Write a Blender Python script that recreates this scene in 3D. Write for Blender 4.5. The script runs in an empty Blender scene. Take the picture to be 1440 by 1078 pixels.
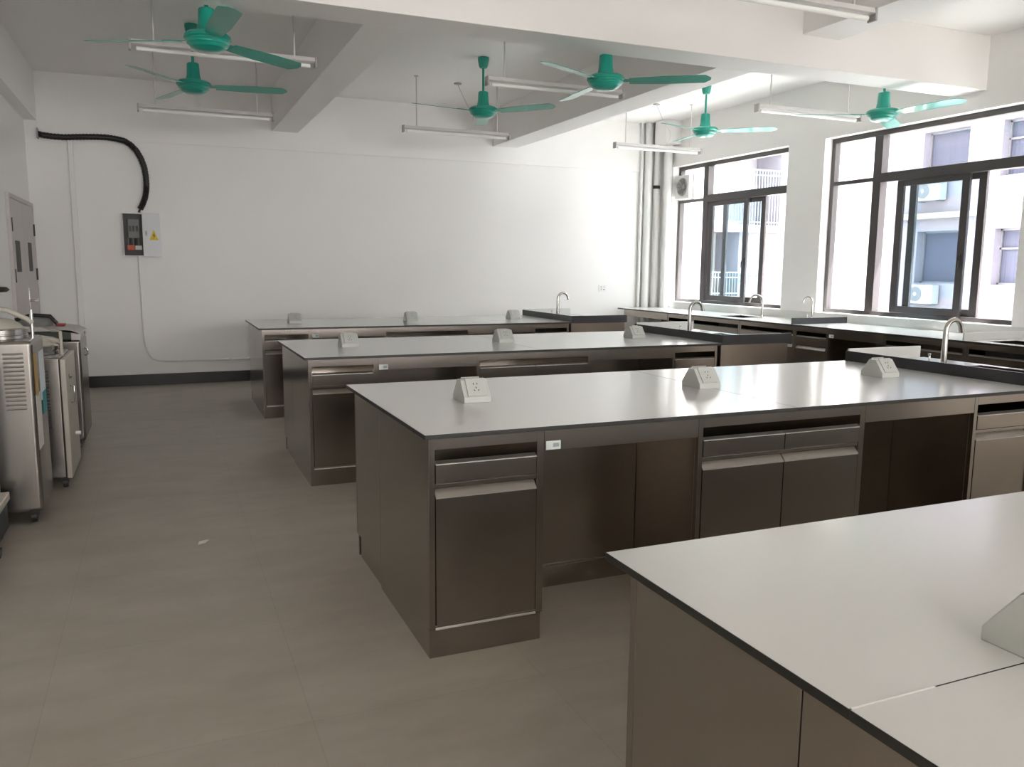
import bpy, bmesh, math, random
from mathutils import Vector, Matrix
random.seed(7)
C = bpy.context.scene.collection
PI = math.pi

# ------------------------------------------------------------------ materials
def mat(name, col, rough=0.5, metal=0.0, spec=0.5, noise=None, stretch=(1, 1, 1), bump=0.0, coat=0.0, rough_var=0.0):
    m = bpy.data.materials.new(name); m.use_nodes = True
    nt = m.node_tree; b = nt.nodes['Principled BSDF']
    b.inputs['Roughness'].default_value = rough
    b.inputs['Metallic'].default_value = metal
    b.inputs['Specular IOR Level'].default_value = spec
    b.inputs['Coat Weight'].default_value = coat
    b.inputs['Coat Roughness'].default_value = 0.12
    b.inputs['Base Color'].default_value = (*col, 1)
    if noise:
        sc, amt = noise
        tc = nt.nodes.new('ShaderNodeTexCoord'); mp = nt.nodes.new('ShaderNodeMapping')
        mp.inputs['Scale'].default_value = stretch
        nz = nt.nodes.new('ShaderNodeTexNoise'); nz.inputs['Scale'].default_value = sc; nz.inputs['Detail'].default_value = 5
        nt.links.new(tc.outputs['Object'], mp.inputs['Vector']); nt.links.new(mp.outputs['Vector'], nz.inputs['Vector'])
        rp = nt.nodes.new('ShaderNodeValToRGB')
        rp.color_ramp.elements[0].position = 0.3; rp.color_ramp.elements[1].position = 0.7
        rp.color_ramp.elements[0].color = (*[c * (1 - amt) for c in col], 1)
        rp.color_ramp.elements[1].color = (*[min(1, c * (1 + amt)) for c in col], 1)
        nt.links.new(nz.outputs['Fac'], rp.inputs['Fac']); nt.links.new(rp.outputs['Color'], b.inputs['Base Color'])
        if rough_var:
            mr = nt.nodes.new('ShaderNodeMapRange')
            mr.inputs['From Min'].default_value = 0.3; mr.inputs['From Max'].default_value = 0.7
            mr.inputs['To Min'].default_value = rough - rough_var; mr.inputs['To Max'].default_value = rough + rough_var
            nt.links.new(nz.outputs['Fac'], mr.inputs['Value']); nt.links.new(mr.outputs['Result'], b.inputs['Roughness'])
        if bump:
            bp = nt.nodes.new('ShaderNodeBump'); bp.inputs['Strength'].default_value = bump; bp.inputs['Distance'].default_value = 0.002
            nt.links.new(nz.outputs['Fac'], bp.inputs['Height']); nt.links.new(bp.outputs['Normal'], b.inputs['Normal'])
    return m

def floor_mat():
    m = mat('floor_tile', (0.215, 0.188, 0.152), 0.42, spec=0.4)
    nt = m.node_tree; b = nt.nodes['Principled BSDF']
    tc = nt.nodes.new('ShaderNodeTexCoord')
    mp = nt.nodes.new('ShaderNodeMapping'); mp.inputs['Location'].default_value = (0.39, -3.08, 0)
    br = nt.nodes.new('ShaderNodeTexBrick'); br.offset = 0.0
    br.inputs['Color1'].default_value = (1, 1, 1, 1); br.inputs['Color2'].default_value = (0.96, 0.96, 0.96, 1)
    br.inputs['Mortar'].default_value = (0.89, 0.88, 0.86, 1); br.inputs['Scale'].default_value = 1.0
    br.inputs['Mortar Size'].default_value = 0.0022; br.inputs['Brick Width'].default_value = 0.75; br.inputs['Row Height'].default_value = 0.75
    br.inputs['Mortar Smooth'].default_value = 0.3
    nt.links.new(tc.outputs['Object'], mp.inputs['Vector']); nt.links.new(mp.outputs['Vector'], br.inputs['Vector'])
    n1 = nt.nodes.new('ShaderNodeTexNoise'); n1.inputs['Scale'].default_value = 2.3; n1.inputs['Detail'].default_value = 7; n1.inputs['Roughness'].default_value = 0.62
    mp2 = nt.nodes.new('ShaderNodeMapping'); mp2.inputs['Scale'].default_value = (1, 2.0, 1)
    nt.links.new(tc.outputs['Object'], mp2.inputs['Vector']); nt.links.new(mp2.outputs['Vector'], n1.inputs['Vector'])
    rp = nt.nodes.new('ShaderNodeValToRGB')
    rp.color_ramp.elements[0].position = 0.32; rp.color_ramp.elements[1].position = 0.7
    rp.color_ramp.elements[0].color = (0.365, 0.332, 0.28, 1); rp.color_ramp.elements[1].color = (0.445, 0.412, 0.362, 1)
    nt.links.new(n1.outputs['Fac'], rp.inputs['Fac'])
    mx = nt.nodes.new('ShaderNodeMix'); mx.data_type = 'RGBA'; mx.blend_type = 'MULTIPLY'; mx.inputs[0].default_value = 1
    nt.links.new(rp.outputs['Color'], mx.inputs[6]); nt.links.new(br.outputs['Color'], mx.inputs[7])
    nt.links.new(mx.outputs[2], b.inputs['Base Color'])
    return m

def glass_mat(name, tint, refl=0.08):
    m = bpy.data.materials.new(name); m.use_nodes = True
    nt = m.node_tree; nt.nodes.clear()
    out = nt.nodes.new('ShaderNodeOutputMaterial'); mix = nt.nodes.new('ShaderNodeMixShader')
    tr = nt.nodes.new('ShaderNodeBsdfTransparent'); tr.inputs[0].default_value = (*tint, 1)
    gl = nt.nodes.new('ShaderNodeBsdfGlossy'); gl.inputs['Roughness'].default_value = 0.02
    mix.inputs[0].default_value = refl
    nt.links.new(tr.outputs[0], mix.inputs[1]); nt.links.new(gl.outputs[0], mix.inputs[2]); nt.links.new(mix.outputs[0], out.inputs[0])
    return m

M = {
 'wall': mat('wall_paint', (0.86, 0.85, 0.835), 0.32, spec=0.22, noise=(1.4, 0.012)),
 'ceil': mat('ceiling_paint', (0.89, 0.875, 0.86), 0.65, noise=(1.1, 0.015)),
 'trimw': mat('white_plastic', (0.80, 0.80, 0.79), 0.35),
 'floor': floor_mat(),
 'black': mat('black_base', (0.012, 0.011, 0.010), 0.35, noise=(6, 0.25)),
 'steel': mat('brushed_steel', (0.36, 0.32, 0.285), 0.22, 1.0, noise=(30, 0.012), stretch=(0.12, 0.12, 9), rough_var=0.0),
 'steelv': mat('brushed_steel_side', (0.40, 0.36, 0.318), 0.17, 1.0, noise=(30, 0.012), stretch=(5, 5, 0.05), rough_var=0.0),
 'lip': mat('folded_steel_lip', (0.58, 0.56, 0.53), 0.42, 1.0),
 'sinkdark': mat('dark_upstand', (0.030, 0.030, 0.034), 0.33, noise=(5, 0.12)),
 'top': mat('worktop_white', (0.655, 0.66, 0.648), 0.18, spec=0.95, noise=(0.8, 0.006)),
 'edge': mat('worktop_edge', (0.018, 0.018, 0.015), 0.4),
 'plastic': mat('outlet_plastic', (0.52, 0.535, 0.51), 0.38),
 'hole': mat('outlet_hole', (0.01, 0.01, 0.01), 0.7),
 'chrome': mat('satin_chrome', (0.62, 0.60, 0.57), 0.22, 1.0),
 'green': mat('green_enamel', (0.006, 0.33, 0.245), 0.28, coat=0.4, noise=(3, 0.05)),
 'lamp': mat('lamp_body', (0.66, 0.64, 0.63), 0.4),
 'tube': mat('lamp_tube', (0.9, 0.9, 0.88), 0.15),
 'cap': mat('lamp_cap', (0.42, 0.40, 0.38), 0.45),
 'alu': mat('window_aluminium', (0.075, 0.068, 0.070), 0.38, 0.3, noise=(4, 0.06)),
 'glass': glass_mat('clear_glass', (0.97, 0.98, 0.98), 0.05),
 'tint': glass_mat('sash_glass', (0.84, 0.90, 0.925), 0.06),
 'sticker': mat('paper_sticker', (0.62, 0.66, 0.64), 0.6),
 'print': mat('sticker_print', (0.27, 0.33, 0.35), 0.6),
 'sash_seal': mat('handle_black', (0.02, 0.02, 0.02), 0.5),
 'door': mat('door_paint', (0.56, 0.52, 0.505), 0.4, noise=(2, 0.02)),
 'dglass': mat('door_glass', (0.12, 0.115, 0.11), 0.6, spec=0.15),
 'hose': mat('corrugated_hose', (0.012, 0.011, 0.010), 0.45),
 'boxw': mat('cabinet_enamel', (0.68, 0.69, 0.71), 0.35),
 'boxin': mat('panel_interior', (0.06, 0.055, 0.05), 0.5),
 'breaker': mat('breaker_grey', (0.22, 0.22, 0.21), 0.5),
 'orange': mat('copper_wire_orange', (0.55, 0.10, 0.03), 0.5),
 'yellow': mat('warning_yellow', (0.72, 0.52, 0.02), 0.5),
 'ink': mat('warning_black', (0.02, 0.02, 0.015), 0.5),
 'msteel': mat('machine_steel', (0.34, 0.318, 0.297), 0.24, 1.0, noise=(60, 0.03), stretch=(6, 6, 0.1), rough_var=0.015),
 'cream': mat('cream_enamel', (0.50, 0.47, 0.41), 0.4),
 'dark': mat('dark_plastic', (0.02, 0.02, 0.018), 0.4),
 'dgreen': mat('dark_green_seal', (0.025, 0.035, 0.02), 0.4),
 'red': mat('red_mark', (0.40, 0.02, 0.03), 0.4),
 'paper': mat('paper_white', (0.66, 0.64, 0.60), 0.7),
 'ochre': mat('label_ochre', (0.45, 0.28, 0.09), 0.6),
 'teal': mat('label_teal', (0.03, 0.25, 0.27), 0.5),
 'bluew': mat('pale_blue_enamel', (0.62, 0.68, 0.72), 0.4),
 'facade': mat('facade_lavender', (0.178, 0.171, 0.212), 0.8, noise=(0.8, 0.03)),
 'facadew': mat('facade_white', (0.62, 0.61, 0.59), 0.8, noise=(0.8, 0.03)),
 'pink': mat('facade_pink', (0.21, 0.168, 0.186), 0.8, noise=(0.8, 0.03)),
 'ledge': mat('facade_cream', (0.25, 0.23, 0.185), 0.8),
 'oglass': mat('outer_glass', (0.16, 0.17, 0.24), 0.12, noise=(1.5, 0.2), stretch=(1, 9, 0.4)),
 'curtain': mat('outer_curtain', (0.046, 0.050, 0.080), 0.8, noise=(2.2, 0.25), stretch=(1, 12, 0.2)),
 'oframe': mat('outer_frame', (0.13, 0.13, 0.15), 0.4),
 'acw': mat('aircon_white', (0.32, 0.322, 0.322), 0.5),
 'acg': mat('aircon_grille', (0.11, 0.11, 0.125), 0.5),
 'rail': mat('balcony_metal', (0.16, 0.21, 0.21), 0.5),
 'pale': mat('balcony_pale', (0.36, 0.35, 0.39), 0.7),
 'mint': mat('balcony_mint', (0.36, 0.50, 0.49), 0.7),
 'peach': mat('balcony_peach', (0.36, 0.23, 0.18), 0.7),
 'ground': mat('courtyard_concrete', (0.66, 0.65, 0.63), 0.9, noise=(0.5, 0.1)),
}

# ------------------------------------------------------------------ mesh builder
class MB:
    def __init__(s): s.v = []; s.f = []; s.mi = []; s.cur = 0
    def mark(s, i): s.cur = i; return s
    def add(s, vs, fs, top=None):
        o = len(s.v); s.v += [tuple(v) for v in vs]
        for k, f in enumerate(fs):
            s.f.append([i + o for i in f]); s.mi.append(s.cur if top is None or k != top[0] else top[1])
        return s
    def box(s, x0, y0, z0, x1, y1, z1, topmat=None):
        x0, x1 = min(x0, x1), max(x0, x1); y0, y1 = min(y0, y1), max(y0, y1); z0, z1 = min(z0, z1), max(z0, z1)
        vs = [(x0,y0,z0),(x1,y0,z0),(x1,y1,z0),(x0,y1,z0),(x0,y0,z1),(x1,y0,z1),(x1,y1,z1),(x0,y1,z1)]
        fs = [(0,3,2,1),(4,5,6,7),(0,1,5,4),(1,2,6,5),(2,3,7,6),(3,0,4,7)]
        return s.add(vs, fs, None if topmat is None else (1, topmat))
    def prism(s, pts, axis, lo, hi):
        # pts: 2-D outline; axis 'x': (y,z) outline; 'y': (x,z); 'z': (x,y)
        def P(a, b, t): return {'x': (t, a, b), 'y': (a, t, b), 'z': (a, b, t)}[axis]
        n = len(pts); vs = [P(a, b, lo) for a, b in pts] + [P(a, b, hi) for a, b in pts]
        fs = [tuple(range(n))[::-1], tuple(range(n, 2 * n))] + [(i, (i + 1) % n, n + (i + 1) % n, n + i) for i in range(n)]
        return s.add(vs, fs)
    def lathe(s, prof, c=(0, 0, 0), axis='z', n=32, a0=0, a1=2 * PI):
        # prof: (r, h) from one end to the other
        full = abs(a1 - a0 - 2 * PI) < 1e-6; m = n if full else n + 1
        vs = []
        for r, h in prof:
            for k in range(m):
                a = a0 + (a1 - a0) * k / n
                p = (r * math.cos(a), r * math.sin(a), h)
                if axis == 'x': p = (p[2], p[0], p[1])
                if axis == 'y': p = (p[1], p[2], p[0])
                vs.append((c[0] + p[0], c[1] + p[1], c[2] + p[2]))
        fs = []
        for j in range(len(prof) - 1):
            for k in range(m if full else n):
                k2 = (k + 1) % m
                fs.append((j * m + k, j * m + k2, (j + 1) * m + k2, (j + 1) * m + k))
        if prof[0][0] > 1e-5: fs.append(tuple(range(m))[::-1])
        if prof[-1][0] > 1e-5: fs.append(tuple(range((len(prof) - 1) * m, len(prof) * m)))
        return s.add(vs, fs)
    def cyl(s, c, r, h, axis='z', n=24): return s.lathe([(r, 0), (r, h)], c, axis, n)
    def tube(s, path, r, n=10, rf=None):
        path = [Vector(p) for p in path]; vs = []; L = len(path)
        t0 = (path[1] - path[0]).normalized()
        up = Vector((0, 0, 1)) if abs(t0.z) < 0.9 else Vector((1, 0, 0))
        nrm = (up - t0 * up.dot(t0)).normalized()
        for i, p in enumerate(path):
            t = (path[min(i + 1, L - 1)] - path[max(i - 1, 0)]).normalized()
            nrm = (nrm - t * nrm.dot(t)).normalized(); b = t.cross(nrm)
            rr = rf(i) if rf else r
            for k in range(n):
                a = 2 * PI * k / n; vs.append(p + nrm * (rr * math.cos(a)) + b * (rr * math.sin(a)))
        fs = [(i * n + k, i * n + (k + 1) % n, (i + 1) * n + (k + 1) % n, (i + 1) * n + k) for i in range(L - 1) for k in range(n)]
        fs += [tuple(range(n))[::-1], tuple(range((L - 1) * n, L * n))]
        return s.add(vs, fs)
    def xf(s, mtx, start=0):
        for i in range(start, len(s.v)): s.v[i] = tuple(mtx @ Vector(s.v[i]))
        return s
    def build(s, name, mats, parent=None, bevel=0.0, smooth=True, label=None, loc=None):
        me = bpy.data.meshes.new(name)
        bm = bmesh.new(); vv = [bm.verts.new(v) for v in s.v]
        for f, mi in zip(s.f, s.mi):
            try: ff = bm.faces.new([vv[i] for i in f]); ff.material_index = mi
            except ValueError: pass
        bmesh.ops.recalc_face_normals(bm, faces=bm.faces[:])
        if bevel:
            es = [e for e in bm.edges if len(e.link_faces) == 2 and e.calc_face_angle(0) > 0.6]
            bmesh.ops.bevel(bm, geom=es, offset=bevel, segments=2, profile=0.6, affect='EDGES', clamp_overlap=True)
        bm.to_mesh(me); bm.free()
        if not isinstance(mats, (list, tuple)): mats = [mats]
        for m in mats: me.materials.append(m)
        if smooth:
            for p in me.polygons: p.use_smooth = True
            if bevel:       # area-weighted normals keep the flat faces flat beside their narrow bevels
                vn = [Vector((0, 0, 0)) for _ in me.vertices]
                for p in me.polygons:
                    for i in p.vertices: vn[i] += p.normal * p.area
                me.normals_split_custom_set_from_vertices([n.normalized() if n.length > 1e-12 else Vector((0, 0, 1)) for n in vn])
            else: me.set_sharp_from_angle(angle=math.radians(40))
        o = bpy.data.objects.new(name, me); C.objects.link(o)
        if parent is not None: o.parent = parent
        if loc: o.location = loc
        if label: o['label'] = label
        return o

def tag(o, label, cat, group=None, kind=None):
    o['label'] = label; o['category'] = cat
    if group: o['group'] = group
    if kind: o['kind'] = kind
    return o
def thing(name, label, cat, loc=(0, 0, 0), rz=0.0, group=None, kind=None):
    o = bpy.data.objects.new(name, None); C.objects.link(o)
    o.empty_display_size = 0.1
    o.location = loc; o.rotation_euler = (0, 0, rz)
    return tag(o, label, cat, group, kind)
def struct(name, mb, m, label, cat, bevel=0.0):
    return tag(mb.build(name, m, bevel=bevel), label, cat, kind='structure')
def dup(o, parent=None):
    c = o.copy(); C.objects.link(c)
    if parent is not None: c.parent = parent
    for ch in list(o.children): dup(ch, c)
    return c
def dup_thing(o, loc, rz, label):
    c = dup(o); c.location = loc; c.rotation_euler = (0, 0, rz); c['label'] = label
    return c
def arc(c, r, a0, a1, n, plane='xz'):
    out = []
    for i in range(n + 1):
        a = a0 + (a1 - a0) * i / n; p, q = r * math.cos(a), r * math.sin(a)
        out.append((c[0] + p, c[1], c[2] + q) if plane == 'xz' else (c[0], c[1] + p, c[2] + q))
    return out

# ------------------------------------------------------------------ room shell
XL, XR, YB, YF, ZC = -1.20, 6.50, 9.98, -7.0, 3.29
HW = 0.80                                                        # bench height
WIN = [(7.45, 9.70), (4.66, 6.90), (-3.74, -1.5)]
ZS, ZT = 0.89, 2.70
struct('floor', MB().box(XL - 0.2, YF - 0.2, -0.25, XR + 0.24, YB + 0.2, 0), M['floor'], 'grey-brown matt tiled floor with faint joints', 'floor')
struct('ceiling', MB().box(XL - 0.2, YF - 0.2, ZC, XR + 0.24, YB + 0.2, ZC + 0.2), M['ceil'], 'white painted ceiling between the beams', 'ceiling')
struct('wall_back', MB().box(XL - 0.2, YB, 0, XR + 0.24, YB + 0.2, ZC), M['wall'], 'glossy white back wall with the fuse box on it', 'wall')
struct('wall_left', MB().box(XL - 0.2, YF, 0, XL, YB, ZC), M['wall'], 'white left wall with the grey double door', 'wall')
wf = MB().box(XL - 0.2, YF - 0.2, 0, XR + 0.24, YF, 1.15).box(XL - 0.2, YF - 0.2, 2.75, XR + 0.24, YF, ZC)  # unseen window openings added in this wall to let in fill light
for a, b in ((XL - 0.2, XL + 0.25), (1.15, 1.4), (3.75, 4.0), (XR - 0.25, XR + 0.24)): wf.box(a, YF - 0.2, 1.15, b, YF, 2.75)
struct('wall_front', wf, M['wall'], 'white wall with added fill-light openings behind the camera', 'wall')
w = MB(); T = 0.24
w.box(XR, YF, 0, XR + T, YB, ZS); w.box(XR, YF, ZT, XR + T, YB, ZC)
ys = [YF] + [v for a, b in sorted(WIN) for v in (a, b)] + [YB]
for a, b in zip(ys[0::2], ys[1::2]): w.box(XR, a, ZS, XR + T, b, ZT)
struct('wall_right', w, M['wall'], 'white window wall with deep plastered reveals', 'wall')
struct('baseboard_back', MB().box(XL, YB - 0.018, 0, XR, YB, 0.125), M['black'], 'black tiled baseboard along the back wall', 'baseboard', 0.003)
struct('baseboard_left', MB().box(XL, YF, 0, XL + 0.018, 8.44, 0.125), M['black'], 'black baseboard along the left wall', 'baseboard', 0.003)
# beams
ZB = 2.85
struct('ceiling_beam', MB().box(XL, 5.075, ZB, XR, 5.385, ZC), M['ceil'], 'white cross beam running the width of the room to the windows', 'beam', 0.004)
for yb, lb in ((0.28, 'unseen cross beam added above the camera to shade the next beam'), (-4.5, 'unseen cross beam added near the rear wall to block light')): struct('ceiling_beam', MB().box(XL, yb, ZB, XR, yb + 0.31, ZC), M['ceil'], lb, 'beam', 0.004)  # unseen beams added to keep light off the visible cross beam's face
struct('ceiling_beam', MB().box(1.262, 5.385, ZB, 1.55, YB, ZC), M['ceil'], 'white long beam between the left pair of fans and the middle pair', 'beam', 0.004)
struct('ceiling_beam', MB().box(3.965, 5.385, ZB, 4.30, YB, ZC), M['ceil'], 'white long beam between the middle pair of fans and the window side', 'beam', 0.004)
struct('ceiling_beam', MB().box(4.50, 0.59, 3.075, 4.86, 5.075, ZC), M['ceil'], 'shallower white beam on the camera side of the cross beam', 'beam', 0.004)
struct('ceiling_beam', MB().box(XL, YF, 2.80, -1.085, YB, ZC), M['wall'], 'white edge beam along the top of the left wall', 'beam', 0.004)
struct('ceiling_beam', MB().box(XL + 0.115, YB - 0.016, 2.645, XR, YB, ZC), M['wall'], 'flush white band along the top of the back wall', 'beam', 0.003)
struct('ceiling_beam', MB().box(6.26, 9.53, 2.985, XR, 9.80, ZC), M['wall'], 'short white beam stub in the corner above the first window', 'beam', 0.004)
struct('trim_1', MB().box(-0.815, YB - 0.035, 0.125, -0.765, YB - 0.0005, 2.64), M['trimw'], 'vertical white trunking on the back wall near the door', 'trim', 0.004)

# door on the left wall
d = thing('door_1', 'grey double door with narrow glass slots on the left wall', 'door', (XL, 0, 0), kind='structure')
f = MB().box(0, 8.44, 0, 0.03, 8.49, 1.955).box(0, 9.925, 0, 0.03, 9.965, 1.955).box(0, 8.49, 1.915, 0.03, 9.925, 1.955)
f.build('door_frame', M['door'], d, 0.003)
for y0, y1, s0, s1, hy in ((8.492, 9.240, 8.66, 8.93, None), (9.246, 9.923, 9.44, 9.69, 9.30)):
    lf = MB().box(0.002, y0, 0.005, 0.022, y1, 1.913).build('door_leaf', M['door'], d, 0.003)
    MB().box(0.0215, s0, 1.262, 0.0245, s1, 1.545).build('glass_slot', M['dglass'], lf, 0.001)
    yh = y0 if hy is None else y1
    for z in (0.35, 1.17, 1.62): MB().cyl((0.027, yh, z), 0.011, 0.12, n=12).build('hinge', M['dark'], lf)
    if hy:
        MB().box(0.022, 9.258, 0.87, 0.029, 9.305, 1.10).cyl((0.029, 9.28, 0.98), 0.010, 0.05, 'x', 12).tube([(0.075, 9.28, 0.98), (0.078, 9.40, 0.98)], 0.009, 10).build('door_handle', M['chrome'], lf, 0.001)

# ------------------------------------------------------------------ windows
def make_window(n, y0, y1, sashes, label):
    r = thing('window_%d' % n, label, 'window', (6.60, 0, 0), kind='structure')
    X0, X1 = 0.0, 0.07
    f = MB().box(X0, y0, ZS, X1, y1, ZS + 0.04).box(X0, y0, ZT - 0.05, X1, y1, ZT)
    f.box(X0, y1 - 0.05, ZS + 0.04, X1, y1, ZT - 0.05).box(X0, y0, ZS + 0.04, X1, y0 + 0.03, ZT - 0.05)
    f.build('window_frame', M['alu'], r, 0.003)
    ym = y1 - 0.64
    MB().box(X0 - 0.02, ym - 0.05, ZS + 0.04, X1, ym + 0.05, ZT - 0.05).build('mullion', M['alu'], r, 0.003)
    MB().box(X0, ym + 0.05, 2.215, X1, y1 - 0.05, 2.255).build('transom', M['alu'], r, 0.003)
    MB().box(X0 - 0.02, y0 + 0.03, 2.195, X1, ym - 0.05, 2.285).build('transom', M['alu'], r, 0.003)
    for a, b, c, e in ((ym + 0.05, y1 - 0.05, ZS + 0.04, 2.215), (ym + 0.05, y1 - 0.05, 2.255, ZT - 0.05), (y0 + 0.03, ym - 0.05, 2.285, ZT - 0.05)):
        MB().box(0.034, a, c, 0.038, b, e).build('window_pane', M['glass'], r)
    for k, (a, b) in enumerate(sashes):
        x = 0.002 + 0.034 * k; s = MB(); st = 0.075
        z0, z1 = 0.932, 2.193
        s.box(x, a, z0, x + 0.028, a + st, z1).box(x, b - st, z0, x + 0.028, b, z1)
        s.box(x, a + st, z0, x + 0.028, b - st, z0 + 0.065).box(x, a + st, z1 - 0.055, x + 0.028, b - st, z1)
        so = s.build('sliding_sash', M['alu'], r, 0.002)
        MB().box(x + 0.012, a + st, z0 + 0.065, x + 0.016, b - st, z1 - 0.055).build('sash_pane', M['tint'], so)
        if k == 0:
            MB().box(x - 0.018, a + 0.025, 1.38, x, a + 0.05, 1.48).box(x - 0.034, a + 0.028, 1.36, x - 0.018, a + 0.046, 1.43).build('sash_handle', M['sash_seal'], so, 0.003)
    return r
W1 = make_window(1, 7.45, 9.70, ((8.23, 8.99), (7.95, 8.75)), 'dark framed sliding window in the far corner with the exhaust fan')
W2 = make_window(2, 4.66, 6.90, ((5.24, 6.02), (5.10, 5.90)), 'larger dark framed sliding window at the right edge facing the air conditioners')
for k, (a, b) in enumerate(WIN[2:]):
    c = dup(W2); c.name = 'window_%d' % (k + 3); c.location = (6.60, a - 4.66, 0); c['label'] = 'dark framed sliding window on the near part of the window wall' 
    c['group'] = 'windows beside and behind the camera'

# ------------------------------------------------------------------ lab benches
DF, DR = 0.679, 0.456       # depth of front and rear units
def panel_front(mb, x0, x1, z0, zl, zt, fold):
    # a folded-steel front: flat face z0..zl, then a lip sloping back and up to zt
    mb.prism([(-0.002, z0), (-0.002, zl), (fold, zt), (fold, zt - 0.006), (0.018, zl - 0.012), (0.018, z0)], 'x', x0, x1)
    return mb
def make_cabinet(w, d, doors, label, loc, rz=0.0, group=None, drawers=True, name='base_cabinet'):
    r = thing(name, label, 'cabinet', loc, rz, group)
    c = MB(); zt = 0.7845
    c.box(0, 0.022, 0.0, 0.015, d, zt).box(w - 0.015, 0.022, 0.105, w, d, zt)
    c.box(0.015, d - 0.012, 0.0, w - 0.015, d, zt).box(0.015, 0.03, 0.105, w - 0.015, d - 0.012, 0.12)
    c.box(w - 0.015, 0.05, 0.0, w - 0.008, d, 0.105)
    c.box(0.015, 0.03, 0.608, w - 0.015, d - 0.012, 0.616)
    c.build('carcass', M['steelv'], r, 0.0015)
    f = MB()
    PL, PR = 0.021, 0.027
    f.box(0, 0, 0.105, PL, 0.022, zt).box(w - PR, 0, 0.105, w, 0.022, zt)
    f.box(PL, 0, 0.738, w - PR, 0.022, zt)
    f.box(PL, 0, 0.105, w - PR, 0.022, 0.114)
    f.box(PL, 0.004, 0.603, w - PR, 0.022, 0.619)
    f.build('face_frame', M['steel'], r, 0.001)
    MB().prism([(-0.004, 0.103), (-0.004, 0.1045), (0.004, 0.1155), (0.006, 0.1155), (0.006, 0.103)], 'x', PL, w - PR).build('bottom_lip', M['lip'], r, label='bright folded lip below the door')
    MB().box(0.0, 0.004, 0.0, w - 0.006, 0.022, 0.103).build('plinth', M['steel'], r, 0.001)
    x0 = PL + 0.003; x1 = w - PR - 0.003; n = doors; g = 0.005
    ww = (x1 - x0 - g * (n - 1)) / n
    for k in range(n):
        a = x0 + k * (ww + g); b = a + ww
        dr = panel_front(MB(), a, b, 0.622, 0.686, 0.695, 0.012).build('drawer', M['steel'], r, 0.0008)
        MB().prism([(-0.0035, 0.685), (-0.0035, 0.689), (0.011, 0.698), (0.011, 0.695)], 'x', a, b).build('pull_lip', M['lip'], dr, label='bright folded lip along the top of the drawer')
        do = panel_front(MB(), a, b, 0.117, 0.570, 0.592, 0.02).build('door', M['steel'], r, 0.0008)
        MB().prism([(-0.0045, 0.569), (-0.0045, 0.574), (0.020, 0.598), (0.020, 0.592)], 'x', a, b).build('pull_lip', M['lip'], do, label='bright folded lip along the top of the door')
    return r
def make_kneehole(w, label, loc, rz=0.0, depth=0.443, sticker=True, full=True):
    r = thing('kneehole_unit', label, 'kneehole panel', loc, rz, 'kneehole units of the benches')
    MB().box(0.001, 0.0, 0.702, w - 0.001, 0.02, 0.7845).build('apron', M['steel'], r, 0.001)
    b = MB().box(0.001, depth, 0.0, w - 0.001, depth + 0.015, 0.7845)
    if full: b.box(0.001, depth - 0.006, 0.0, w - 0.001, depth, 0.09).box(0.001, depth - 0.004, 0.09, w - 0.001, depth, 0.10)
    b.build('back_panel', M['steel'], r, 0.001)
    if sticker:
        s = MB().box(0.007, -0.0012, 0.705, 0.064, -0.0001, 0.7365).build('label_sticker', M['sticker'], r, label='pale paper sticker')
        MB().box(0.034, -0.0018, 0.714, 0.058, -0.0012, 0.728).build('printed_field', M['print'], s)
    return r
def make_worktop(x0, y0, x1, y1, label, splits, loc):
    r = thing('bench_worktop', label, 'worktop', loc, 0, 'white bench worktops')
    for a, b in zip([x0] + splits, splits + [x1]):
        MB().box(a + (0.0006 if a != x0 else 0), y0, 0.785, b - (0.0006 if b != x1 else 0), y1, 0.80, topmat=1).build('worktop_slab', [M['edge'], M['top']], r, 0.0012)
    return r
def make_outlet(label, loc, rz=0.0):
    r = thing('bench_outlet', label, 'power outlet', loc, rz, 'outlet blocks on the bench worktops')
    hx, hy, H = 0.058, 0.071, 0.088
    prof = [(-hy, 0), (hy, 0), (hy, 0.022), (0.02, H), (-0.02, H), (-hy, 0.022)]
    MB().prism(prof, 'x', -hx, hx).build('housing', M['plastic'], r, 0.002)
    L = math.hypot(hy - 0.02, H - 0.022); ang = math.atan2(H - 0.022, hy - 0.02)
    for side in (0, 1):
        m = Matrix.Rotation(PI * side, 4, 'Z') @ Matrix.Translation((0, -hy, 0.022)) @ Matrix.Rotation(ang, 4, 'X')
        p = MB().box(-0.040, 0.004, 0.0002, 0.040, L + 0.004, 0.0055).xf(m).build('faceplate', M['plastic'], r, 0.0015)
        if side == 0:
            for (px, py, a) in ((-0.008, 0.060, 0), (0.008, 0.060, 0), (-0.009, 0.030, 0.6), (0.009, 0.030, -0.6), (0, 0.042, 0)):
                MB().box(-0.0016, -0.004, 0.0045, 0.0016, 0.004, 0.0059).xf(m @ Matrix.Translation((px, py, 0)) @ Matrix.Rotation(a, 4, 'Z')).build('pin_slot', M['hole'], p)
    return r
def gooseneck(mb, H, R, dirv, r=0.011):
    dx, dy = dirv
    path = [(0, 0, 0), (0, 0, H * 0.35), (0, 0, H - R)]
    for i in range(1, 12):
        a = PI - (PI * 0.93) * i / 11
        q = R + R * math.cos(a); path.append((dx * q, dy * q, H - R + R * math.sin(a)))
    lx, lz = path[-1], path[-2]
    path.append(tuple(Vector(path[-1]) + (Vector(path[-1]) - Vector(path[-2])).normalized() * 0.025))
    return mb.tube(path, r, 12, rf=lambda i: r * (1.12 if i < 2 else 0.92 if i < 14 else 1.05))
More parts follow.
